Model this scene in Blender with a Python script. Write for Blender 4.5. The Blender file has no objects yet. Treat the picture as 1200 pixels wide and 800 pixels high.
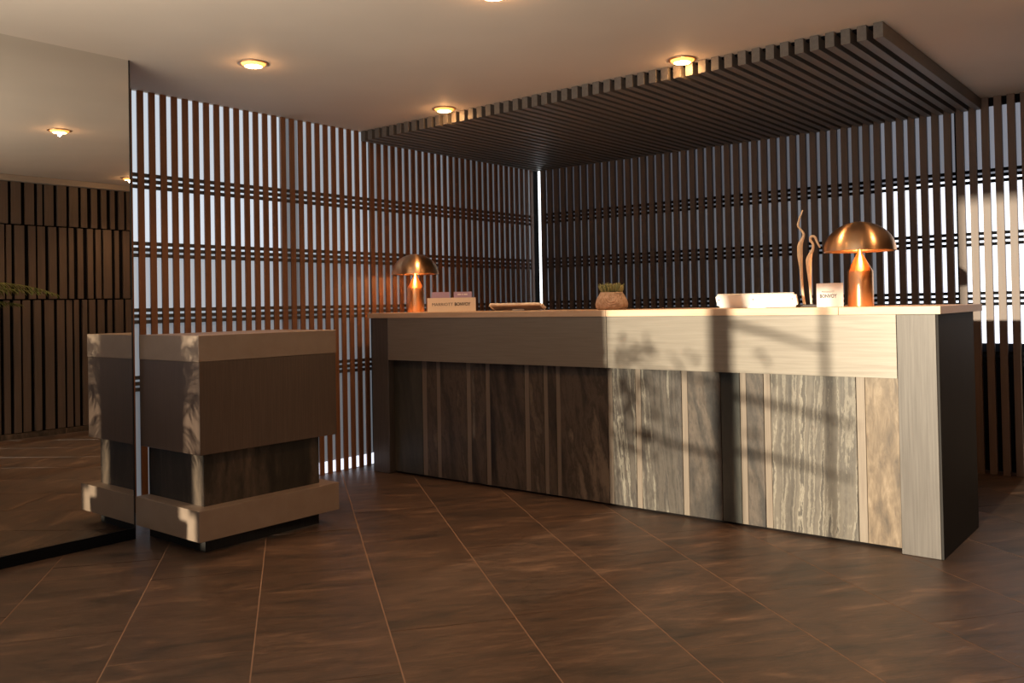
import bpy, bmesh, math, random
from mathutils import Vector, Matrix
random.seed(7)
C = bpy.context.scene.collection
S = bpy.context.scene

# ------------------------------------------------------------------ camera
CAMZ = 1.175; ZC0 = 2.487
yaw, pitch, roll = -0.685515, 0.0138628, -0.018824
F = Vector((math.sin(yaw), math.cos(yaw), 0)); R = Vector((math.cos(yaw), -math.sin(yaw), 0)); U = Vector((0, 0, 1))
F2 = F*math.cos(pitch) + U*math.sin(pitch); U2 = U*math.cos(pitch) - F*math.sin(pitch)
R3 = R*math.cos(roll) + U2*math.sin(roll); U3 = U2*math.cos(roll) - R*math.sin(roll)
cd = bpy.data.cameras.new('camera'); cam = bpy.data.objects.new('camera', cd); C.objects.link(cam)
cam.matrix_world = Matrix((( R3.x, U3.x, -F2.x, 0), (R3.y, U3.y, -F2.y, 0), (R3.z, U3.z, -F2.z, CAMZ), (0, 0, 0, 1)))
cd.sensor_width = 36; cd.lens = 1024.5/1200*36; cd.shift_y = -57.1/1200; cd.clip_start = 0.02
S.camera = cam

# ------------------------------------------------------------------ world, sun, exposure
w = bpy.data.worlds.new('world'); S.world = w; w.use_nodes = True
w.node_tree.nodes['Background'].inputs[0].default_value = (0.55, 0.66, 0.85, 1)
w.node_tree.nodes['Background'].inputs[1].default_value = 0.55
sd = bpy.data.lights.new('sun', 'SUN'); sd.energy = 7.2; sd.angle = math.radians(0.8); sd.color = (1, 0.92, 0.72)
sun = bpy.data.objects.new('sun', sd); C.objects.link(sun)
sun.location = (-3, -6, 4)
sun.rotation_euler = Vector((-0.02, 1, -0.087)).to_track_quat('-Z', 'Y').to_euler()
def area(name, loc, tgt, sx, sy, en, col):
    d = bpy.data.lights.new(name, 'AREA'); d.shape = 'RECTANGLE'; d.size = sx; d.size_y = sy; d.energy = en; d.color = col
    o = bpy.data.objects.new(name, d); C.objects.link(o); o.location = loc
    o.rotation_euler = (Vector(tgt)-Vector(loc)).to_track_quat('-Z', 'Y').to_euler(); return o
# daylight entering through the glazing behind the camera
area('window_daylight', (-1.6, -1.05, 1.5), (-1.6, 3, 1.3), 4.6, 1.9, 6, (0.85, 0.92, 1.0))
# added upward fill lamp that brightens the ceiling, stands for no known source
tb = area('ceiling_fill', (-2.2, -0.6, 0.40), (-2.4, 0.9, ZC0), 3.6, 0.9, 68, (1.0, 0.88, 0.72)); tb.data.spread = math.radians(95)
S.view_settings.view_transform = 'Standard'; S.view_settings.look = 'None'
S.view_settings.gamma = 1; S.view_settings.use_curve_mapping = False
S.view_settings.exposure = 0.0

# ------------------------------------------------------------------ dimensions
ZC = 2.487; XW = -4.965; YW = 6.47; XM = -4.407; YM = 2.268; YG = -1.2; XO = 0.03

# ------------------------------------------------------------------ materials
def mat(name, col, rough=0.5, metal=0.0, emit=None, es=0.0, spec=None, trans=0, alpha=None):
    m = bpy.data.materials.new(name); m.use_nodes = True
    b = m.node_tree.nodes['Principled BSDF']
    b.inputs['Base Color'].default_value = (*col, 1); b.inputs['Roughness'].default_value = rough; b.inputs['Metallic'].default_value = metal
    if emit: b.inputs['Emission Color'].default_value = (*emit, 1); b.inputs['Emission Strength'].default_value = es
    if spec is not None: b.inputs['Specular IOR Level'].default_value = spec
    if trans: b.inputs['Transmission Weight'].default_value = trans
    return m
class N:
    """small node-tree helper"""
    def __init__(s, m): s.m = m; s.t = m.node_tree; s.b = s.t.nodes['Principled BSDF']
    def n(s, typ, ins={}, **kw):
        x = s.t.nodes.new(typ)
        for k, v in kw.items(): setattr(x, k, v)
        for k, v in ins.items():
            if hasattr(v, 'is_output'): s.t.links.new(v, x.inputs[k])
            else: x.inputs[k].default_value = v
        return x
    def coords(s, scale=(1, 1, 1), rnd=True, src='Object', rot=(0, 0, 0)):
        tc = s.n('ShaderNodeTexCoord').outputs[src]
        if rnd:
            oi = s.n('ShaderNodeObjectInfo').outputs['Random']
            mu = s.n('ShaderNodeVectorMath', {0: (37, 53, 71)}, operation='SCALE'); s.t.links.new(oi, mu.inputs['Scale'])
            tc = s.n('ShaderNodeVectorMath', {0: tc, 1: mu.outputs[0]}, operation='ADD').outputs[0]
        return s.n('ShaderNodeMapping', {'Vector': tc, 'Scale': scale, 'Rotation': rot}).outputs[0]
    def noise(s, vec, scale=5, detail=4, rough=0.5, dist=0.0):
        return s.n('ShaderNodeTexNoise', {'Vector': vec, 'Scale': scale, 'Detail': detail, 'Roughness': rough, 'Distortion': dist}).outputs['Fac']
    def ramp(s, fac, stops):
        r = s.n('ShaderNodeValToRGB', {'Fac': fac}); e = r.color_ramp.elements
        while len(e) < len(stops): e.new(0.5)
        for i, (p, c) in enumerate(stops): e[i].position = p; e[i].color = (*c, 1) if len(c) == 3 else c
        return r.outputs['Color']
    def base(s, col): s.t.links.new(col, s.b.inputs['Base Color'])
    def rough(s, fac, lo, hi):
        mr = s.n('ShaderNodeMapRange', {'Value': fac, 'To Min': lo, 'To Max': hi}); s.t.links.new(mr.outputs[0], s.b.inputs['Roughness'])
    def bump(s, fac, st=0.2, d=0.01):
        b = s.n('ShaderNodeBump', {'Height': fac, 'Strength': st, 'Distance': d}); s.t.links.new(b.outputs[0], s.b.inputs['Normal'])
M = {}
def wood(name, a, b_, scale, rough=(0.4, 0.6), bump=0.15, metal=0.0, spec=None):
    m = mat(name, a, 0.5, metal, spec=spec); h = N(m); v = h.coords(scale)
    f = h.noise(v, 3, 6, 0.6); h.base(h.ramp(f, [(0.3, a), (0.7, b_)])); h.rough(f, *rough); h.bump(f, bump, 0.003); M[name] = m; return m
wood('slat', (0.19, 0.085, 0.042), (0.25, 0.115, 0.06), (14, 14, 1.0))
wood('slat_back', (0.13, 0.082, 0.058), (0.175, 0.112, 0.081), (14, 14, 1.0))
wood('fin', (0.13, 0.112, 0.096), (0.18, 0.157, 0.136), (20, 1.0, 20))
wood('board', (0.10, 0.075, 0.058), (0.14, 0.10, 0.078), (14, 14, 1.0))
wood('apron', (0.255, 0.212, 0.168), (0.31, 0.262, 0.21), (1.2, 20, 40), (0.30, 0.42), 0.05, 0.35)
wood('pillar', (0.092, 0.075, 0.063), (0.128, 0.106, 0.09), (40, 40, 1.2), (0.32, 0.45), 0.05, 0.35)
wood('side_dark', (0.020, 0.016, 0.014), (0.03, 0.025, 0.021), (40, 40, 1.2), (0.55, 0.7), 0.05, 0.0, 0.2)
wood('worktop', (0.66, 0.43, 0.27), (0.75, 0.52, 0.35), (1.5, 20, 20), (0.35, 0.5), 0.04)
wood('podium_box', (0.075, 0.048, 0.034), (0.11, 0.07, 0.05), (60, 60, 1.5), (0.30, 0.42), 0.06, 0.05)
wood('podium_band', (0.25, 0.175, 0.125), (0.29, 0.21, 0.155), (3, 3, 3), (0.32, 0.42), 0.02, 0.05)
wood('strip_metal', (0.20, 0.15, 0.112), (0.25, 0.195, 0.148), (40, 40, 1.2), (0.35, 0.45), 0.05, 0.3)
wood('driftwood', (0.88, 0.64, 0.40), (0.97, 0.82, 0.60), (60, 60, 12), (0.5, 0.7), 0.5)
M['dark'] = mat('dark', (0.012, 0.011, 0.011), 0.7)
M['black'] = mat('black', (0.006, 0.006, 0.007), 0.8, spec=0.05)
M['rail'] = mat('rail', (0.07, 0.075, 0.09), 0.6)
M['grout'] = mat('grout', (0.29, 0.18, 0.12), 0.8)
M['mirror'] = mat('mirror', (0.80, 0.79, 0.76), 0.0, 1.0)
M['steel'] = mat('steel', (0.42, 0.44, 0.48), 0.35, 0.8)
M['white'] = mat('white', (0.86, 0.83, 0.78), 0.35)
M['card'] = mat('card', (0.86, 0.78, 0.66), 0.6)
M['cardpink'] = mat('cardpink', (0.80, 0.66, 0.58), 0.6)
M['purple'] = mat('purple', (0.50, 0.38, 0.56), 0.6)
M['ink'] = mat('ink', (0.05, 0.04, 0.035), 0.6)
M['inkwhite'] = mat('inkwhite', (0.9, 0.85, 0.88), 0.6)
M['screen'] = mat('screen', (0.02, 0.02, 0.022), 0.15)
M['cable'] = mat('cable', (0.75, 0.7, 0.62), 0.5)
M['soil'] = mat('soil', (0.05, 0.035, 0.02), 0.9)
M['trim_paint'] = mat('trim_paint', (0.40, 0.35, 0.29), 0.6)
M['unseen_masonry'] = mat('unseen_masonry', (0.22, 0.19, 0.16), 0.7)
M['blind'] = mat('blind', (0.25, 0.22, 0.19), 0.8)
M['bark'] = mat('bark', (0.10, 0.07, 0.045), 0.9)
def leafmat(n, a, b_):
    m = mat(n, a, 0.5); h = N(m); f = h.noise(h.coords((1, 1, 1)), 14, 2); h.base(h.ramp(f, [(0.35, a), (0.65, b_)])); M[n] = m
leafmat('palm_leaf', (0.09, 0.11, 0.025), (0.16, 0.17, 0.045)); leafmat('succulent', (0.13, 0.17, 0.06), (0.34, 0.32, 0.14)); leafmat('leaf', (0.05, 0.09, 0.02), (0.09, 0.13, 0.03))
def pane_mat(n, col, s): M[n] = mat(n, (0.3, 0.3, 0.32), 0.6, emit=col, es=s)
COOL = (0.80, 0.86, 1.0)
# plaster ceiling
m = mat('ceiling', (0.62, 0.53, 0.44), 0.75); h = N(m); v = h.coords((1, 1, 1), False)
f = h.noise(v, 0.9, 3); h.base(h.ramp(f, [(0.3, (0.58, 0.50, 0.42)), (0.7, (0.66, 0.57, 0.48))])); h.bump(h.noise(v, 120, 2), 0.03, 0.002); M['ceiling'] = m
# floor tile: dark brown streaked stone
m = mat('tile', (0.06, 0.04, 0.03), 0.4); h = N(m)
v = h.coords((3.4, 0.9, 1), True); d = h.noise(h.coords((1, 1, 1), True), 2.2, 3)
f = h.noise(v, 2.6, 8, 0.62, 0.9); g = h.noise(h.coords((10, 1.8, 1), True), 5.5, 12, 0.74, 0.8)
c1 = h.ramp(f, [(0.32, (0.038, 0.029, 0.024)), (0.47, (0.085, 0.054, 0.038)), (0.56, (0.10, 0.062, 0.043)), (0.68, (0.185, 0.115, 0.076))])
c2 = h.ramp(g, [(0.35, (0.55, 0.52, 0.50)), (0.55, (0.95, 0.93, 0.90)), (0.72, (1.55, 1.45, 1.35))])
mx = h.n('ShaderNodeMix', {'Factor': 1.0, 6: c1, 7: c2}, data_type='RGBA', blend_type='MULTIPLY')
h.base(mx.outputs[2]); h.rough(g, 0.28, 0.55); h.bump(g, 0.35, 0.005); M['tile'] = m
# veined stones (bands run up the panel)
def stone(name, stops, sx=16, dist=2.2, nz=1.6, tilt=0.0, fine=0.5):
    m = mat(name, stops[0][1], 0.4); h = N(m)
    v = h.coords((1, 1, 0.22), True, rot=(0, tilt, 0))
    wv = h.n('ShaderNodeTexWave', {'Vector': v, 'Scale': sx/6.0, 'Distortion': dist*3, 'Detail': 5, 'Detail Scale': nz, 'Detail Roughness': 0.62}, wave_type='BANDS', bands_direction='X', wave_profile='SIN').outputs['Fac']
    fn = h.noise(h.coords((1, 1, 0.28), True, rot=(0, tilt, 0)), 26, 8, 0.68, 0.5)
    fac = h.n('ShaderNodeMix', {'Factor': fine, 2: wv, 3: fn}, data_type='FLOAT').outputs[0]
    h.base(h.ramp(fac, stops)); h.rough(fn, 0.32, 0.5); h.bump(fn, 0.2, 0.003); M[name] = m
def streak(name, stops, sc=34, tilt=0.05, warp=0.035, zs=0.05, low=0.35):
    m = mat(name, stops[0][1], 0.4); h = N(m)
    v0 = h.coords((1, 1, 1), True, rot=(0, tilt, 0))
    wn = h.n('ShaderNodeTexNoise', {'Vector': h.n('ShaderNodeMapping', {'Vector': v0, 'Scale': (1, 1, 0.45)}).outputs[0], 'Scale': 7.0, 'Detail': 5, 'Roughness': 0.6}).outputs['Color']
    wv = h.n('ShaderNodeVectorMath', {0: wn, 1: (warp, warp, 0)}, operation='MULTIPLY').outputs[0]
    v1 = h.n('ShaderNodeVectorMath', {0: v0, 1: wv}, operation='ADD').outputs[0]
    v2 = h.n('ShaderNodeMapping', {'Vector': v1, 'Scale': (1, 1, zs)}).outputs[0]
    a = h.noise(v2, sc, 6, 0.55); b_ = h.noise(v2, sc*0.3, 3, 0.5)
    fac = h.n('ShaderNodeMix', {'Factor': low, 2: a, 3: b_}, data_type='FLOAT').outputs[0]
    fn = h.noise(h.coords((1, 1, 0.5), True), 60, 6, 0.7)
    fac = h.n('ShaderNodeMix', {'Factor': 0.10, 2: fac, 3: fn}, data_type='FLOAT').outputs[0]
    h.base(h.ramp(fac, stops)); h.rough(fn, 0.32, 0.5); h.bump(fn, 0.2, 0.003); M[name] = m
streak('stone_brown', [(0.38, (0.018, 0.013, 0.010)), (0.46, (0.052, 0.038, 0.028)), (0.52, (0.10, 0.072, 0.052)), (0.56, (0.050, 0.037, 0.027)), (0.64, (0.19, 0.14, 0.10))], 12, 0.16, 0.12, 0.14, 0.4)
streak('stone_grey', [(0.36, (0.037, 0.028, 0.021)), (0.45, (0.082, 0.064, 0.049)), (0.49, (0.041, 0.031, 0.025)), (0.54, (0.098, 0.080, 0.062)), (0.57, (0.213, 0.184, 0.143)), (0.60, (0.053, 0.041, 0.033)), (0.68, (0.131, 0.107, 0.082))], 20, 0.07, 0.05, 0.035, 0.2)
streak('stone_cream', [(0.34, (0.041, 0.030, 0.023)), (0.42, (0.098, 0.077, 0.057)), (0.455, (0.221, 0.184, 0.139)), (0.48, (0.082, 0.064, 0.048)), (0.52, (0.123, 0.098, 0.074)), (0.555, (0.139, 0.111, 0.082)), (0.575, (0.271, 0.230, 0.176)), (0.60, (0.061, 0.046, 0.034)), (0.68, (0.139, 0.115, 0.086))], 15, -0.04, 0.05, 0.03, 0.15)
streak('stone_core', [(0.38, (0.010, 0.008, 0.006)), (0.48, (0.026, 0.020, 0.014)), (0.55, (0.060, 0.042, 0.030)), (0.66, (0.13, 0.09, 0.06))], 12, 0.1, 0.12, 0.12, 0.45)
streak('stone_green', [(0.36, (0.024, 0.024, 0.019)), (0.48, (0.044, 0.042, 0.034)), (0.56, (0.066, 0.060, 0.046)), (0.68, (0.12, 0.10, 0.075))], 14, 0.1, 0.08, 0.12, 0.5)
stone('stone_gold', [(0.28, (0.07, 0.045, 0.027)), (0.45, (0.15, 0.098, 0.056)), (0.56, (0.22, 0.15, 0.09)), (0.75, (0.36, 0.27, 0.18))], 9, 5, 3, 0.35, 0.85)
# copper, brushed
m = mat('copper', (0.96, 0.60, 0.33), 0.3, 1.0); h = N(m)
f = h.noise(h.coords((1, 1, 60), False), 6, 2); h.rough(f, 0.26, 0.38); h.b.inputs['Anisotropic'].default_value = 0.8; h.b.inputs['Anisotropic Rotation'].default_value = 0.25; M['copper'] = m
M['bulb'] = mat('bulb', (1, 0.9, 0.7), 0.4, emit=(1, 0.55, 0.2), es=6)
M['downlight'] = mat('downlight', (1, 0.8, 0.5), 0.4, emit=(1.0, 0.36, 0.07), es=2.2)
M['downlight_core'] = mat('downlight_core', (1, 0.8, 0.5), 0.4, emit=(1.0, 0.60, 0.22), es=38)
# woven pot
m = mat('pot', (0.5, 0.36, 0.26), 0.7); h = N(m)
wv = h.n('ShaderNodeTexNoise', {'Vector': h.coords((1, 1, 1), False), 'Scale': 40, 'Detail': 3}).outputs['Fac']
h.base(h.ramp(wv, [(0.35, (0.42, 0.28, 0.19)), (0.65, (0.62, 0.47, 0.36))])); M['pot'] = m

# ------------------------------------------------------------------ mesh helpers
def link(name, me, m, parent=None, loc=(0, 0, 0)):
    o = bpy.data.objects.new(name, me); C.objects.link(o)
    if m is not None and not me.materials: me.materials.append(M[m])
    pl = Vector((0, 0, 0))
    if parent is not None:
        o.parent = parent; pl = WL[parent.name]
    o.location = Vector(loc) - pl; WL[o.name] = Vector(loc); return o
WL = {}
def bmbox(bm, x0, x1, y0, y1, z0, z1, mtx=None):
    vs = [bm.verts.new((x, y, z)) for x in (x0, x1) for y in (y0, y1) for z in (z0, z1)]
    for f in ((0, 1, 3, 2), (4, 6, 7, 5), (0, 4, 5, 1), (2, 3, 7, 6), (0, 2, 6, 4), (1, 5, 7, 3)): bm.faces.new([vs[i] for i in f])
    if mtx: bmesh.ops.transform(bm, matrix=mtx, verts=vs)
    return vs
def mesh_of(bm, name, smooth=False):
    bmesh.ops.recalc_face_normals(bm, faces=bm.faces[:])
    me = bpy.data.meshes.new(name); bm.to_mesh(me); bm.free()
    if smooth:
        for p in me.polygons: p.use_smooth = True
    return me
cache = {}
def box(name, x0, x1, y0, y1, z0, z1, m, parent=None, bev=0.0, rotz=0.0, share=False):
    c = ((x0+x1)/2, (y0+y1)/2, (z0+z1)/2); k = (round(x1-x0, 5), round(y1-y0, 5), round(z1-z0, 5), m, bev)
    if share and k in cache: me = cache[k]
    else:
        bm = bmesh.new(); a, b_, d = (x1-x0)/2, (y1-y0)/2, (z1-z0)/2; bmbox(bm, -a, a, -b_, b_, -d, d)
        if bev: bmesh.ops.bevel(bm, geom=bm.edges[:], offset=bev, segments=1, affect='EDGES')
        me = mesh_of(bm, name)
        if share: cache[k] = me
    o = link(name, me, m, parent, c)
    if rotz: o.rotation_euler = (0, 0, rotz)
    return o
def empty(name, loc, rz=0):
    o = bpy.data.objects.new(name, None); C.objects.link(o); o.location = loc; o.rotation_euler = (0, 0, rz); o.empty_display_size = 0.1
    WL[o.name] = Vector((0, 0, 0)); return o     # children of an empty are given in its local space
def tag(o, label=None, cat=None, group=None, kind=None):
    if label: o['label'] = label
    if cat: o['category'] = cat
    if group: o['group'] = group
    if kind: o['kind'] = kind
    return o
def struct(o): o['kind'] = 'structure'; return o
def lathe(name, prof, m, parent=None, loc=(0, 0, 0), seg=48, smooth=True, close=False):
    bm = bmesh.new(); rings = []
    for r, z in prof:
        if r < 1e-5: rings.append([bm.verts.new((0, 0, z))])
        else: rings.append([bm.verts.new((r*math.cos(2*math.pi*i/seg), r*math.sin(2*math.pi*i/seg), z)) for i in range(seg)])
    pairs = list(zip(rings, rings[1:])) + ([(rings[-1], rings[0])] if close else [])
    for a, b_ in pairs:
        for i in range(seg):
            j = (i+1) % seg
            if len(a) == 1 and len(b_) == 1: continue
            if len(a) == 1: bm.faces.new((a[0], b_[i], b_[j]))
            elif len(b_) == 1: bm.faces.new((a[i], b_[0], a[j]))
            else: bm.faces.new((a[i], b_[i], b_[j], a[j]))
    me = mesh_of(bm, name, smooth)
    return link(name, me, m, parent, loc)
def bmtube(bm, pts, rad, seg=8, flat=None):
    pts = [Vector(p) for p in pts]; n = len(pts); rings = []
    for i, p in enumerate(pts):
        t = (pts[min(i+1, n-1)] - pts[max(i-1, 0)]).normalized()
        a = t.cross(Vector((0, 1, 0.01)));  a = a if a.length > 1e-3 else t.cross(Vector((1, 0, 0))); a.normalize(); b_ = t.cross(a)
        r = rad[i] if isinstance(rad, (list, tuple)) else rad
        rings.append([bm.verts.new(p + a*r*math.cos(2*math.pi*k/seg) + b_*r*math.sin(2*math.pi*k/seg)) for k in range(seg)])
    for a, b_ in zip(rings, rings[1:]):
        for k in range(seg): bm.faces.new((a[k], a[(k+1) % seg], b_[(k+1) % seg], b_[k]))
    bm.faces.new(rings[0]); bm.faces.new(rings[-1][::-1])
def text(name, body, size, m, parent, loc, rot=(math.pi/2, 0, 0), width=None, bold=0.0):
    c = bpy.data.curves.new(name, 'FONT'); c.body = body; c.size = size; c.align_x = 'CENTER'; c.align_y = 'CENTER'; c.extrude = 0.0004; c.offset = bold; c.resolution_u = 3
    t = bpy.data.objects.new('tmp', c); C.objects.link(t); bpy.context.view_layer.update()
    me = bpy.data.meshes.new_from_object(t); wd = t.dimensions.x; bpy.data.objects.remove(t)
    me.materials.clear()
    if width: me.transform(Matrix.Diagonal((width/wd, 1, 1, 1)))
    o = link(name, me, m, parent, loc); o.rotation_euler = rot; return o

# ------------------------------------------------------------------ floor with diagonal stone tiles
floor = struct(box('floor', -5.6, 1.6, YG-0.1, 7.0, -0.1, -0.0012, 'grout'))
X0, X1, Y0, Y1 = -5.02, 1.5, YG, 6.62
th = math.radians(36.6); ca, sa = math.cos(th), math.sin(th)     # tile long axis = (ca,-sa), across = (sa,ca)
def clip(poly):
    for ax, lim, sg in ((0, X0, 1), (0, X1, -1), (1, Y0, 1), (1, Y1, -1)):
        out = []
        for i in range(len(poly)):
            a, b_ = poly[i-1], poly[i]; da, db = sg*(a[ax]-lim), sg*(b_[ax]-lim)
            if (da < 0) != (db < 0):
                t = da/(da-db); out.append((a[0]+(b_[0]-a[0])*t, a[1]+(b_[1]-a[1])*t))
            if db >= 0: out.append(b_)
        poly = out
        if len(poly) < 3: return None
    return poly
rowstart = {0: -4.15, 1: -3.23, 2: -2.74, 3: -3.2, 4: -3.66}
TW, TL, G = 0.4725, 0.95, 0.0024
for r in range(-16, 16):
    o0 = 0.325 + r*TW; st = rowstart.get(r, -3.5 + (r % 3)*0.33)
    for k in range(-8, 9):
        t0 = st + k*TL
        rnd = random.Random(r*100+k); dz = rnd.uniform(-0.0006, 0.0006)
        g2 = 0.0014; pl = [(t0+g2, o0+G), (t0+TL-g2, o0+G), (t0+TL-g2, o0+TW-G), (t0+g2, o0+TW-G)]
        pw = clip([(t*ca+o*sa, -t*sa+o*ca) for t, o in pl])
        if not pw: continue
        cx = sum(p[0] for p in pw)/len(pw); cy = sum(p[1] for p in pw)/len(pw)
        # local frame turned with the tile so the streaks follow its long side
        loc = [((p[0]-cx)*ca - (p[1]-cy)*sa, (p[0]-cx)*sa + (p[1]-cy)*ca) for p in pw]
        bm = bmesh.new(); top = [bm.verts.new((x, y, 0.0+dz)) for x, y in loc]; bot = [bm.verts.new((x, y, -0.006)) for x, y in loc]
        n = len(top)
        try:
            bm.faces.new(top)
            for i in range(n): bm.faces.new((top[i-1], top[i], bot[i], bot[i-1]))
        except ValueError: bm.free(); continue
        t = link('tile', mesh_of(bm, 'tile'), 'tile', floor, (cx, cy, 0)); t.rotation_euler = (0, 0, -th)
        if n < 3: continue

# ------------------------------------------------------------------ ceiling and outer shell
struct(box('ceiling', -5.6, 1.6, YG-0.1, 7.0, ZC, ZC+0.1, 'ceiling'))
struct(box('wall_right', 1.5, 1.6, YG, 2.0, 0, ZC, 'unseen_masonry'))

# ------------------------------------------------------------------ left slat wall
wl = struct(box('wall_left', XW-0.16, XW-0.06, YG, YW+0.5, 0, ZC, 'dark'))
P0 = 0.0725; GAP = 0.0325
BANDS = [1.953, 1.545, 1.150, 0.752]
def rails_z(zc): return [zc-0.035, zc, zc+0.035]
k0 = -4
ys = []
for k in range(k0, 54):
    y = 2.568 + k*P0 + GAP
    if y + P0 - GAP > YW-0.03: break
    ys.append(y); box('slat', XW-0.012, XW, y, y+P0-GAP, 0.0, ZC, 'slat', wl, 0.001, share=True)
for zc in BANDS:
    for z in rails_z(zc): box('rail', XW-0.024, XW-0.0125, 2.27, YW-0.05, z-0.011, z+0.011, 'rail', wl)
# glowing frosted panes; the light's falloff along and down the wall is set by emission
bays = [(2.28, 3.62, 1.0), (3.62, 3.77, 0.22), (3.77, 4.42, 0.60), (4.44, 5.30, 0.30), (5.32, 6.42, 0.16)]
rowsL_falloff = [(2.00, ZC, 0.95), (1.60, 1.905, 1.12), (1.20, 1.50, 0.62), (0.80, 1.10, 0.40), (0.085, 0.705, 0.24)]
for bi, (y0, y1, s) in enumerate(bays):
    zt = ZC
    for ri, (z0, z1, q) in enumerate(rowsL_falloff):
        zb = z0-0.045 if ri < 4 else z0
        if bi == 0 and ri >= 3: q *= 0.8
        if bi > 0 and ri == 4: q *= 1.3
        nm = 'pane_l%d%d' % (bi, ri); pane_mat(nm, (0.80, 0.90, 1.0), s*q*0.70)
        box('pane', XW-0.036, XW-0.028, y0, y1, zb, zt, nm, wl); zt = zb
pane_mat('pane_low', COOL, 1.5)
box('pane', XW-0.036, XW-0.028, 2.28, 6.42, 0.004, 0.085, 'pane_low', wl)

# ------------------------------------------------------------------ back slat wall behind the desk
wb = struct(box('wall_back', XW-0.16, XO+0.2, YW+0.13, YW+0.2, 0, ZC, 'black'))
P1 = 0.0767; W1 = 0.0455
sx = []
for k in range(-45, 22):
    x = -1.545 + k*P1
    if x < XW+0.035 or x+W1 > XO+0.06: continue
    sx.append(x); box('slat', x, x+W1, YW-0.01, YW+0.020, 0.0, ZC, 'slat_back', wb, 0.001, share=True)
for zc in (1.972, 1.556, 1.158, 0.76):
    for z in (zc-0.036, zc, zc+0.036): box('rail', XW+0.04, XO, YW+0.022, YW+0.034, z-0.0105, z+0.0105, 'black', wb)
box('header', XW+0.02, XO, YW+0.021, YW+0.036, ZC-0.055, ZC, 'black', wb)
# panes: dull bays on the left, daylight on the right; below the sill it is dark
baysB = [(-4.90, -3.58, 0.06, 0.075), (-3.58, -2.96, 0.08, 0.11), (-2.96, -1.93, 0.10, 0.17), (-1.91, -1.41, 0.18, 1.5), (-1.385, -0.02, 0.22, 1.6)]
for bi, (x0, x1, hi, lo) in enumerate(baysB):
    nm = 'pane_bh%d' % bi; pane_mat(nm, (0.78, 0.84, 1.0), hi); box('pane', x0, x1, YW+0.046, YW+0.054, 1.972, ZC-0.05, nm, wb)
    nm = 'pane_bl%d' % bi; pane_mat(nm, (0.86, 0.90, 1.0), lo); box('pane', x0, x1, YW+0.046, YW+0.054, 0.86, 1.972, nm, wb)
for x0, x1 in ((-1.41, -1.385),): box('mullion', x0, x1, YW+0.035, YW+0.045, 0, ZC, 'black', wb)
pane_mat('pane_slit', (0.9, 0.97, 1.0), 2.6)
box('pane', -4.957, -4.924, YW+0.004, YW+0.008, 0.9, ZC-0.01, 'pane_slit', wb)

# ------------------------------------------------------------------ opposite wall with staggered upright boards (seen in the mirror)
wo = struct(box('wall_opposite', XO+0.03, XO+0.2, 2.0, YW+0.13, 0, ZC, 'black'))
rnd = random.Random(3)
for z0, z1 in ((2.030, 2.43), (1.318, 2.018), (0.055, 1.306)):
    y = 2.02 + rnd.random()*0.03
    while y < YW-0.1:
        wv = rnd.choice((0.045, 0.055, 0.07, 0.085, 0.062)); dpt = rnd.choice((0.012, 0.02, 0.028))
        box('board', XO+0.03-dpt, XO+0.03, y, min(y+wv, YW-0.02), z0, z1, 'board', wo, 0.001)
        y += wv + rnd.choice((0.02, 0.03, 0.04))
struct(box('trim_1', XO-0.05, XO+0.03, 2.0, YW-0.002, 2.43, ZC-0.002, 'trim_paint'))
bo = struct(box('baseboard_opposite', XO+0.022, XO+0.03, 2.0, YW-0.002, 0.001, 0.05, 'black'))
y = 2.0
while y < YW-0.3:
    box('skirting_stone', XO-0.012, XO+0.021, y+0.002, min(y+0.62, YW-0.004)-0.002, 0.001, 0.05, 'stone_brown', bo); y += 0.62

# ------------------------------------------------------------------ mirror partition
wm = struct(box('wall_mirror', XM-0.11, XM-0.008, YG+0.002, YM, 0.0, ZC, 'steel'))
box('mirror_glass', XM-0.008, XM, YG+0.002, YM-0.004, 0.058, ZC, 'mirror', wm)
struct(box('baseboard_mirror', XM-0.0075, XM+0.004, YG+0.002, YM-0.001, 0.001, 0.055, 'black'))
box('edge_profile', XM-0.009, XM+0.003, YM-0.004, YM+0.002, 0.0, ZC, 'dark', wm)

# ------------------------------------------------------------------ unseen glazing behind the camera; piers and blind added to shape the low sun
gl = struct(box('window_1', -4.95, 1.5, YG-0.06, YG, 0.0, 0.33, 'unseen_masonry'))            # sill wall
box('unseen_masonry', -5.0, -3.905, YG-0.06, YG, 0.33, ZC, 'unseen_masonry', gl)  # added, leaves only a narrow sun slot for the podium corner
box('unseen_masonry', -3.762, -2.658, YG-0.06, YG, 0.33, ZC, 'unseen_masonry', gl)  # added, keeps the sun off the left half of the desk
box('added_lintel', -3.905, -3.762, YG-0.06, YG, 1.38, ZC, 'unseen_masonry', gl)  # added, stops sun from passing over the podium top
for x0, x1 in ((-2.018, -1.883), (-1.423, -1.388), (0.5, 0.55)):
    box('mullion', x0, x1, YG-0.05, YG-0.01, 0.33, ZC, 'dark', gl)
tag(box('added_blind', -2.655, -1.225, YG-0.09, YG-0.075, 1.72, ZC, 'blind'), 'unseen fabric blind added at the window to hold the sun off the back wall', 'blind')  # out of view, added to keep sun off the wall above the desk

box('added_sun_stop', -3.822, -3.763, YG-0.05, YG-0.01, 0.50, 0.80, 'dark', gl)  # added to block a stray sun streak beside the podium core

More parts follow.
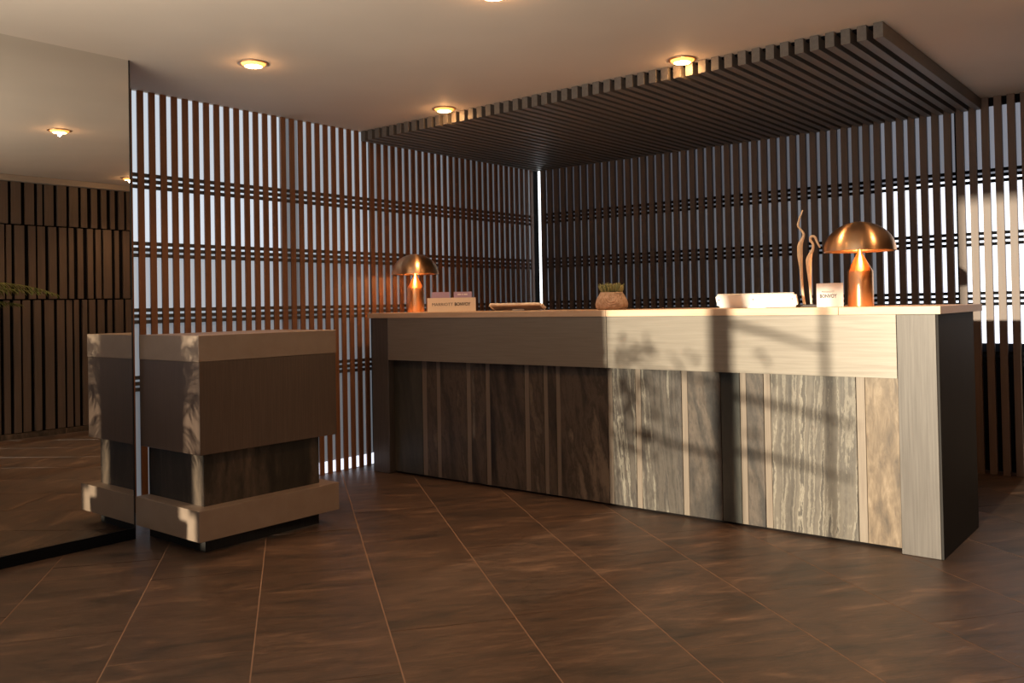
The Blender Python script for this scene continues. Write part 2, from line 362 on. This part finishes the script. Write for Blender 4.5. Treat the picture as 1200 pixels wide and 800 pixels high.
# ------------------------------------------------------------------ slatted canopy
cn = empty('slatted_canopy', (0, 0, 0)); tag(cn, 'dark wooden canopy of parallel ceiling fins above the reception desk', 'canopy')
box('backing_panel', XW+0.01, -1.24, 4.36, YW-0.002, ZC-0.012, ZC-0.001, 'black', cn)
k = 3
while True:
    xc = -1.486 + k*P1 + 0.0176*0 ; k -= 1
    if xc-0.0225 < XW+0.002: break
    box('fin', xc-0.0225, xc+0.0225, 4.323, YW-0.002, 2.413, ZC-0.001, 'fin', cn, 0.0015, share=True)

# ------------------------------------------------------------------ downlights
def downlight(x, y, label):
    t = empty('downlight', (x, y, ZC)); tag(t, label, 'ceiling light', 'recessed downlights')
    lathe('trim_ring', [(0.076, -0.0005), (0.078, -0.004), (0.066, -0.006), (0.064, -0.0005)], 'copper', t, seg=32, close=True)
    lathe('lens', [(0.0638, -0.001), (0.060, -0.010), (0.045, -0.018)], 'downlight', t, seg=32)
    lathe('bulb', [(0.045, -0.018), (0.025, -0.022), (0, -0.023)], 'downlight_core', t, seg=32)
    d = bpy.data.lights.new('downlight_spot', 'SPOT'); d.energy = 34; d.color = (1, 0.56, 0.28); d.spot_size = math.radians(125); d.spot_blend = 0.9; d.shadow_soft_size = 0.03
    o = bpy.data.objects.new('downlight_spot', d); C.objects.link(o); o.location = (x, y, ZC-0.055)
    g = bpy.data.lights.new('downlight_glow', 'POINT'); g.energy = 1.7; g.color = (1, 0.50, 0.20); g.shadow_soft_size = 0.012
    o = bpy.data.objects.new('downlight_glow', g); C.objects.link(o); o.location = (x, y, ZC-0.031)
for x, y, l in ((-3.984, 2.733, 'downlight set in the ceiling in front of the slatted wall, above the podium'),
                (-4.0, 4.215, 'downlight touching the canopy edge near the slatted wall, farther from view'),
                (-2.257, 4.255, 'downlight touching the middle of the canopy front edge'),
                (-2.36, 2.80, 'downlight cut off by the top edge of the photo above the middle of the room'),
                (-0.50, 4.27, 'downlight beside the canopy corner, its reflection cut by the mirror edge'),
                (-0.60, 2.75, 'downlight nearest the upright board wall, just outside the right edge of the frame')):
    downlight(x, y, l)

# ------------------------------------------------------------------ reception desk
YC = 4.235; DX = -4.695
rd = empty('reception_desk', (0, 0, 0)); tag(rd, 'long reception desk with striped stone front, metal frame and pale worktop', 'desk')
ZB = 1.098
box('carcass', -4.62, -1.03, 4.33, 4.93, 0.0, ZB-0.001, 'dark', rd)
box('pillar', -4.778, -4.608, YC, 4.90, 0.0, ZB, 'pillar', rd, 0.003)
box('pillar', -1.182, -1.014, YC, 4.60, 0.0, ZB, 'pillar', rd, 0.002)
sp = box('side_panel', -1.0138, -1.004, YC+0.004, 4.935, 0.0, ZB, 'side_dark', rd, 0.001)
box('apron_panel', -4.607, -2.7685, YC, YC+0.09, 0.802, ZB, 'apron', rd, 0.001)
box('apron_panel', -2.7655, -1.1835, YC, YC+0.09, 0.802, ZB, 'apron', rd, 0.001)
box('back_shelf', -4.60, -1.02, 4.936, 5.02, 0.0, 0.84, 'side_dark', rd, 0.001)
w1 = box('worktop', -4.813, -2.768, YC-0.006, 5.09, ZB, 1.134, 'worktop', rd, 0.001)
box('worktop', -2.766, -1.444, YC-0.006, 5.09, ZB, 1.134, 'worktop', rd, 0.001)
box('worktop', -1.442, -0.992, YC-0.006, 5.09, ZB, 1.134, 'worktop', rd, 0.001)
# stone front: boundaries measured along the desk, strips are inlaid metal bars
B = [(-4.605, -4.324, 'stone_green'), (-4.324, -4.280, 's'), (-4.280, -4.186, 'stone_brown'), (-4.186, -4.150, 's'), (-4.150, -3.911, 'stone_brown'), (-3.911, -3.873, 's'),
     (-3.873, -3.743, 'stone_brown'), (-3.743, -3.706, 's'), (-3.706, -3.420, 'stone_brown'), (-3.420, -3.383, 's'), (-3.383, -3.269, 'stone_brown'), (-3.269, -3.237, 's'),
     (-3.237, -3.175, 'stone_brown'), (-3.175, -3.143, 's'), (-3.143, -2.802, 'stone_brown'), (-2.802, -2.769, 's'), (-2.769, -2.615, 'stone_grey'), (-2.615, -2.579, 's'),
     (-2.579, -2.322, 'stone_grey'), (-2.322, -2.286, 's'), (-2.286, -2.09, 'stone_brown'), (-2.09, -1.982, 'stone_green'), (-1.982, -1.947, 's'), (-1.947, -1.852, 'stone_brown'), (-1.852, -1.815, 's'),
     (-1.815, -1.388, 'stone_cream'), (-1.388, -1.346, 's'), (-1.346, -1.183, 'stone_gold')]
for x0, x1, k in B:
    if k == 's': box('inlay_strip', x0+0.001, x1-0.001, 4.287, 4.329, 0.012, 0.805, 'strip_metal', rd, 0.001)
    else: box('stone_panel', x0+0.001, x1-0.001, 4.285, 4.329, 0.012, 0.805, k, rd, 0.0015)

# ------------------------------------------------------------------ podium by the mirror
pd = empty('podium', (0, 0, 0)); tag(pd, 'square brown podium on stone plinth standing against the mirror', 'podium')
PX0, PX1, PY0, PY1 = XM+0.006, -3.835, 2.30, 3.134
box('top_band', PX0, PX1+0.002, PY0-0.002, PY1+0.002, 0.928, 1.055, 'podium_band', pd, 0.0015)
box('upper_box', PX0, PX1, PY0, PY1, 0.478, 0.928, 'podium_box', pd, 0.0015)
box('stone_core', PX0, PX1-0.045, PY0+0.045, PY1-0.09, 0.215, 0.478, 'stone_core', pd, 0.001)
box('plinth_band', PX0, PX1+0.035, PY0-0.030, PY1-0.02, 0.072, 0.220, 'podium_band', pd, 0.0015)
box('foot', PX0, PX1-0.04, PY0+0.045, PY1-0.10, 0.0, 0.072, 'side_dark', pd, 0.001)

# ------------------------------------------------------------------ mushroom table lamps
def lamp(x, y, label):
    t = empty('table_lamp', (x, y, 1.1345)); tag(t, label, 'table lamp', 'copper mushroom lamps on the desk')
    lathe('base', [(0, 0), (0.062, 0), (0.0628, 0.002), (0.0628, 0.178), (0.0615, 0.181), (0.014, 0.268), (0.010, 0.272), (0.010, 0.33), (0, 0.33)], 'copper', t, seg=64)
    n = 18; out = []; inn = []
    for i in range(n+1):
        a = math.pi/2*i/n; out.append((0.176*math.cos(a), 0.281+0.152*math.sin(a)))
    for i in range(n, -1, -1):
        a = math.pi/2*i/n; inn.append((0.1735*math.cos(a), 0.281+0.149*math.sin(a)))
    lathe('shade', out + inn + [out[0]], 'copper', t, seg=64)
    lathe('bulb', [(0, 0.385), (0.018, 0.38), (0.026, 0.36), (0.02, 0.34), (0.011, 0.331)], 'bulb', t, seg=20)
    bm = bmesh.new(); bmtube(bm, [(-0.062, 0.03, 0.012), (-0.085, 0.05, 0.006), (-0.11, 0.09, 0.004), (-0.10, 0.2, 0.004), (-0.08, 0.4, 0.004)], 0.0028, 6)
    link('cord', mesh_of(bm, 'cord', True), 'cable', t)
    d = bpy.data.lights.new('lamp_light', 'POINT'); d.energy = 2.4; d.color = (1, 0.52, 0.22); d.shadow_soft_size = 0.03
    o = bpy.data.objects.new('lamp_light', d); C.objects.link(o); o.location = (x+0.0, y, 1.1345+0.30+0.0)
    o.location.x += 0.045*math.sin(0.6); o.location.y -= 0.045
lamp(-4.692, 4.6, 'copper mushroom lamp at the far left end of the desk beside the leaflet holder')
lamp(-1.454, 4.6, 'copper mushroom lamp at the near right end of the desk beside the small white sign')

# ------------------------------------------------------------------ leaflet holder
t = empty('leaflet_holder', (-4.345, 4.62, 1.1345), math.radians(43)); tag(t, 'cream box holder with dark lettering between the left lamp and the flat monitor', 'holder')
wv = 0.175
box('front_panel', -wv, wv, -0.002, 0.002, 0.0, 0.100, 'card', t, 0.0006)
box('back_panel', -wv, wv, 0.036, 0.040, 0.0, 0.100, 'card', t, 0.0006)
box('side_panel', -wv, -wv+0.004, 0.002, 0.036, 0.0, 0.100, 'card', t); box('side_panel', wv-0.004, wv, 0.002, 0.036, 0.0, 0.100, 'card', t)
box('bottom_panel', -wv+0.004, wv-0.004, 0.002, 0.036, 0.0, 0.004, 'card', t)
text('lettering', 'MARRIOTT', 0.030, 'ink', t, (-0.066, -0.0026, 0.052), width=0.150)
text('lettering', 'BONVOY', 0.032, 'ink', t, (0.078, -0.0026, 0.052), width=0.115, bold=0.0012)
c43, s43 = math.cos(math.radians(43)), math.sin(math.radians(43))
for dx, l in ((-0.078, 'left lilac leaflet standing in the cream holder, blank top'), (0.082, 'right lilac leaflet standing in the cream holder, white lettering at top')):
    lx, ly = dx, 0.016
    o = empty('leaflet', (-4.345+lx*c43-ly*s43, 4.62+lx*s43+ly*c43, 1.139), math.radians(43)); tag(o, l, 'leaflet', 'leaflets in the holder')
    box('card_sheet', -0.065, 0.065, -0.0015, 0.0015, 0.0, 0.138, 'purple', o)
    if dx > 0:
        for a, b_ in ((-0.038, -0.012), (-0.006, 0.002), (0.008, 0.034)): box('print_mark', a, b_, -0.0019, -0.0016, 0.114, 0.124, 'inkwhite', o)

# ------------------------------------------------------------------ reclined monitors seen from behind
def monitor(x0, x1, ytop, ztop, lean, hgt, body, inner, label, holes):
    cx = (x0+x1)/2; wv = (x1-x0)/2
    t = empty('monitor', (cx, ytop+lean*0.6, 1.1345)); tag(t, label, 'monitor')
    # panel runs from the top edge (towards the guest) down and back
    ang = math.atan2(lean, hgt); L = math.hypot(lean, hgt)
    bm = bmesh.new(); bmbox(bm, -wv, wv, 0, 0.014, -L, 0); 
    bmesh.ops.bevel(bm, geom=[e for e in bm.edges if abs((e.verts[0].co-e.verts[1].co).normalized().y) > 0.9], offset=0.012, segments=3, affect='EDGES')
    o = link('casing', mesh_of(bm, 'casing'), body, t, (0, -lean*0.6, ztop-1.1345)); o.rotation_euler = (ang, 0, 0)
    if inner:
        bm = bmesh.new(); bmbox(bm, -wv+0.02, wv-0.02, -0.002, 0.0, -L+0.004, -0.014)
        i = link('back_cover', mesh_of(bm, 'back_cover'), inner, t, (0, -lean*0.6, ztop-1.1345)); i.rotation_euler = (ang, 0, 0)
    for hx in holes:
        bm = bmesh.new(); bmesh.ops.create_cone(bm, cap_ends=True, segments=10, radius1=0.0035, radius2=0.0035, depth=0.002, matrix=Matrix.Translation((hx*wv, -0.001, -0.030)) @ Matrix.Rotation(math.pi/2, 4, 'X'))
        s = link('screw', mesh_of(bm, 'screw'), 'ink', t, (0, -lean*0.6, ztop-1.1345)); s.rotation_euler = (ang, 0, 0)
    bm = bmesh.new(); bmbox(bm, -0.05, 0.05, -0.01, 0.05, 0.0, 0.012); link('stand_foot', mesh_of(bm, 'stand_foot'), body, t, (0, lean*0.55-lean*0.6+0.02, 0.0))
monitor(-3.945, -3.485, 4.56, 1.176, 0.06, 0.038, 'card', 'podium_band', 'flat tilted monitor with cream rim seen from behind, left of the potted succulent', ())
monitor(-2.176, -1.725, 4.42, 1.207, 0.032, 0.070, 'white', None, 'long white tilted monitor seen from behind between succulent and wooden figures', (-0.93, -0.05, 0.9))

# ------------------------------------------------------------------ potted succulent
t = empty('potted_succulent', (-2.95, 4.58, 1.1345)); tag(t, 'small green succulent in a round woven-look clay pot on the desk', 'plant')
lathe('pot', [(0, 0), (0.085, 0), (0.098, 0.012), (0.102, 0.035), (0.094, 0.065), (0.076, 0.095), (0.070, 0.108), (0.062, 0.108), (0.062, 0.095), (0, 0.095)], 'pot', t, seg=40)
lathe('soil', [(0, 0.099), (0.061, 0.098)], 'soil', t, seg=24)
vd = Vector((0.52, -0.85, 0)).normalized(); vs = Vector((vd.y*-1, vd.x, 0))
for i, rr in enumerate((0.016, 0.028, 0.040, 0.052, 0.064)):
    bm = bmesh.new(); pts = []
    for k in range(25):
        a = math.pi + math.pi*k/24; zz = 0.092 + rr*math.sin(a)*1.15; lx = rr*math.cos(a)*0.95
        zz = max(zz, 0.012); rp = 0.102 if zz < 0.045 else 0.102-(zz-0.045)*0.50
        dpt = math.sqrt(max(rp*rp-lx*lx, 0))
        pts.append(vs*lx*-1 + vd*(dpt+0.0005) + Vector((0, 0, zz)))
    bmtube(bm, pts, 0.0032, 6); link('raised_arc', mesh_of(bm, 'raised_arc', True), 'pot', t)
rnd = random.Random(5)
bml = bmesh.new(); 
for i in range(95):
    a = rnd.random()*6.283; rr = 0.055*math.sqrt(rnd.random()); tilt = rr*14; L = rnd.uniform(0.045, 0.070)
    b0 = Vector((rr*math.cos(a), rr*math.sin(a), 0.096)); d = Vector((math.cos(a)*tilt, math.sin(a)*tilt, 1)).normalized()
    bm = bmesh.new(); r0 = rnd.uniform(0.005, 0.0085)
    bmtube(bm, [b0, b0+d*L*0.4, b0+d*L*0.8+Vector((0, 0, 0.004)), b0+d*L+Vector((0, 0, 0.008))], [r0*0.6, r0, r0*0.8, r0*0.15], 6)
    link('leaf', mesh_of(bm, 'leaf', True), 'succulent', t)
bml.free()

# ------------------------------------------------------------------ wooden figures
t_fig = empty('sculpture', (-1.728, 4.56, 1.1345)); tag(t_fig, 'pair of slender carved wooden figures on one dark base, left of the small sign', 'sculpture')
box('base_plate', -0.085, 0.078, -0.04, 0.04, 0.0, 0.012, 'ink', t_fig, 0.002)
def figure(pts, rads, label):
    t = t_fig; base = (-1.728, 0)
    bm = bmesh.new(); P = [Vector((p[0]-base[0], p[2] if len(p) > 2 else 0, p[1]-1.1345)) for p in pts]
    # smooth the path
    Q = []; RR = []
    for i in range(len(P)-1):
        p0, p1, p2, p3 = P[max(i-1, 0)], P[i], P[i+1], P[min(i+2, len(P)-1)]
        for s in range(5):
            u = s/5; Q.append(0.5*((2*p1)+(p2-p0)*u+(2*p0-5*p1+4*p2-p3)*u*u+(3*p1-p0-3*p2+p3)*u**3)); RR.append(rads[i]*(1-u)+rads[i+1]*u)
    Q.append(P[-1]); RR.append(rads[-1])
    bmtube(bm, Q, RR, 12); o = link('carved_figure', mesh_of(bm, 'carved_figure', True), 'driftwood', t); o['label'] = label
def uv(x, y): # photo crop coordinates -> world x,z on the plane y=4.56
    u = 920+x/6.157; v = 235+y/6.157
    d = F2 + R3*((u-600)/1024.5) - U3*((v-342.9)/1024.5); t = 4.56/d.y; return (d.x*t, CAMZ+d.z*t)
sc = 4.5/1024.5/6.157
f1 = [(140, 750), (130, 680), (122, 600), (115, 480), (108, 400), (108, 330), (118, 295), (132, 262), (132, 235), (108, 203), (93, 178), (104, 130), (118, 95), (128, 68)]
r1 = [11, 10, 10, 13, 20, 20, 15, 10, 9, 8, 8, 7, 6, 4]
p1 = [uv(*p) for p in f1]; figure(p1, [r*sc for r in r1], 'taller carved wooden figure with a wavy upright horn')
f2 = [(190, 745), (185, 680), (180, 600), (174, 500), (172, 430), (184, 385), (200, 350), (200, 312), (182, 284), (190, 260), (214, 262), (232, 300), (252, 340)]
r2 = [8, 8, 10, 18, 22, 15, 10, 9, 9, 10, 9, 8, 6]
p2 = [uv(*p) for p in f2]; figure(p2, [r*sc for r in r2], 'shorter carved wooden figure with a hooked, drooping top')

# ------------------------------------------------------------------ small sign by the right lamp
t = empty('counter_sign', (-1.555, 4.44, 1.1345), math.radians(4)); tag(t, 'small pale pink sign with dark lettering leaning beside the right copper lamp', 'sign')
wv = 0.066
box('face_panel', -wv, wv, -0.002, 0.002, 0.0, 0.120, 'cardpink', t, 0.0006)
bm = bmesh.new(); bmbox(bm, -0.03, 0.03, 0.002, 0.045, 0.0, 0.004); bmbox(bm, -0.003, 0.003, 0.002, 0.045, 0.004, 0.06); link('easel_back', mesh_of(bm, 'easel_back'), 'cardpink', t)
text('lettering', 'MARRIOTT', 0.013, 'ink', t, (-0.008, -0.0026, 0.076), width=0.062)
text('lettering', 'BONVOY', 0.026, 'ink', t, (-0.008, -0.0026, 0.054), width=0.084, bold=0.0009)

# ------------------------------------------------------------------ potted palms (one mirrored at the left edge, one unseen, added to shade the podium corner)
def frond(parent, base, az, el, L, droop, rnd, n=26, lw=0.0075, ll=0.30, u0=0.22):
    bm = bmesh.new(); P = []; d = Vector((math.cos(az)*math.cos(el), math.sin(az)*math.cos(el), math.sin(el))); p = Vector(base)
    st = L/14
    for i in range(15):
        P.append(p.copy()); p += d*st; d = (d + Vector((0, 0, -droop/14*(0.4+i/8)))).normalized()
    bmtube(bm, P, [0.006*(1-i/18) for i in range(15)], 5)
    for k in range(n):
        u = u0 + (1-u0)*k/(n-1); f = u*14; i = min(int(f), 13); q = P[i].lerp(P[i+1], f-i); t = (P[i+1]-P[i]).normalized()
        side = t.cross(Vector((0, 0, 1))).normalized(); lf = ll*(math.sin(math.pi*min(u*0.95+0.08, 1))*0.75+0.25)*rnd.uniform(0.85, 1.1)
        for sg in (-1, 1):
            dd = (side*sg*0.75 + t*0.75 + Vector((0, 0, rnd.uniform(-0.25, 0.15)))).normalized(); w_ = lw
            up = Vector((0, 0, 1)); a = q; b1 = q+dd*lf*0.5+Vector((0, 0, -0.01)); c1 = q+dd*lf+Vector((0, 0, -0.10*lf/0.3-0.02))
            pr = dd.cross(up).normalized()
            v = [bm.verts.new(a+pr*w_*0.4), bm.verts.new(a-pr*w_*0.4), bm.verts.new(b1-pr*w_), bm.verts.new(b1+pr*w_), bm.verts.new(b1+up*0.003), bm.verts.new(c1), bm.verts.new(a+up*0.002)]
            for fc in ((0, 6, 4, 3), (6, 1, 2, 4), (3, 4, 5), (4, 2, 5)): bm.faces.new([v[j] for j in fc])
    me = bpy.data.meshes.new('frond'); bm.to_mesh(me); bm.free()
    return link('frond', me, 'palm_leaf', parent)
def palm(x, y, label, fronds, seed, hstem=0.9):
    t = empty('potted_palm', (x, y, 0.0)); tag(t, label, 'plant', 'potted palms'); rnd = random.Random(seed)
    lathe('pot', [(0, 0.001), (0.10, 0.001), (0.11, 0.02), (0.135, 0.30), (0.135, 0.32), (0.125, 0.32), (0.118, 0.28), (0, 0.28)], 'dark', t, seg=32)
    lathe('soil', [(0, 0.285), (0.118, 0.284)], 'soil', t, seg=24)
    bm = bmesh.new(); bmtube(bm, [(0, 0, 0.27), (0.01, 0.01, 0.5), (0, 0.02, hstem)], [0.03, 0.026, 0.02], 10); link('trunk', mesh_of(bm, 'trunk', True), 'bark', t)
    for az, el, L, dr, *u0 in fronds: frond(t, (0, 0.02, hstem), math.radians(az), math.radians(el), L, dr, rnd, u0=u0[0] if u0 else 0.22, ll=0.19 if u0 else 0.30, lw=0.009 if u0 else 0.006, n=34 if u0 else 30)
palm(-0.17, 1.88, 'potted palm whose frond tips show in the mirror at the left edge', [(90, 19, 1.85, 0.62, 0.5), (91, 14, 1.65, 0.35, 0.5), (89, 9, 1.5, 0.3, 0.5), (91, -6, 1.35, 0.95, 0.6), (92, -16, 1.25, 0.7, 0.6), (300, 50, 0.35, 1.2, 0.5), (320, 20, 0.25, 1.2, 0.5)], 4, 1.22)
palm(-4.00, 0.35, 'unseen potted palm added beside the mirror to cast leafy shadow on the podium corner', [(90, 78, 0.9, 1.2), (85, 25, 0.9, 1.0), (88, 5, 0.8, 0.9), (60, 55, 0.8, 1.2), (40, 60, 0.8, 1.2), (120, 40, 0.35, 1.2), (270, 55, 0.8, 1.2), (330, 45, 0.8, 1.2), (75, 45, 0.9, 1.0), (300, 70, 0.9, 1.1)], 9, 0.75)

# ------------------------------------------------------------------ unseen shrub at the window, added to break up the sun
t = empty('added_shrub', (-1.90, -0.75, 0.0)); tag(t, 'unseen leafy potted shrub added by the window to break up the sun', 'plant'); rnd = random.Random(12)
lathe('pot', [(0, 0.001), (0.12, 0.001), (0.13, 0.02), (0.17, 0.30), (0.17, 0.32), (0.155, 0.32), (0.148, 0.28), (0, 0.28)], 'dark', t, seg=32)
bm = bmesh.new()
def branch(a, b_, r): bmtube(bm, [a, [(a[i]+b_[i])/2+rnd.uniform(-0.02, 0.02) for i in range(3)], b_], [r, r*0.8, r*0.5], 6)
branch((-0.06, 0, 0.27), (-0.05, 0, 1.2), 0.022); branch((-0.05, 0, 1.2), (-0.04, 0, 1.65), 0.012)
branch((-0.05, 0, 1.50), (0.50, 0, 1.36), 0.019); branch((-0.05, 0, 1.12), (0.62, 0, 1.00), 0.019)
branch((-0.05, 0, 0.78), (-0.62, 0, 0.90), 0.018); branch((-0.05, 0, 0.83), (0.6, 0, 0.74), 0.016)
branch((-0.05, 0, 1.15), (-0.72, 0, 1.32), 0.010)
link('branches', mesh_of(bm, 'branches', True), 'bark', t)
bm = bmesh.new()
for i in range(190):
    if i < 160: c = Vector((rnd.gauss(-0.62, 0.10), rnd.uniform(-0.15, 0.15), rnd.uniform(0.72, 1.38)))
    else: c = Vector((rnd.uniform(-0.7, 0.3), rnd.uniform(-0.15, 0.15), rnd.uniform(0.6, 1.4)))
    a = rnd.random()*6.28; d = Vector((math.cos(a), 0.3*rnd.uniform(-1, 1), math.sin(a))).normalized(); n_ = d.cross(Vector((0, 1, 0))).normalized(); L = rnd.uniform(0.04, 0.08)
    v = [bm.verts.new(c), bm.verts.new(c+d*L*0.5+n_*L*0.22), bm.verts.new(c+d*L), bm.verts.new(c+d*L*0.5-n_*L*0.22), bm.verts.new(c+d*L*0.5+Vector((0, 0.006, 0)))]
    for k in range(4): bm.faces.new((v[k], v[(k+1) % 4], v[4]))
me = bpy.data.meshes.new('foliage'); bm.to_mesh(me); bm.free(); fo = link('foliage', me, 'leaf', t); fo['kind'] = 'stuff'
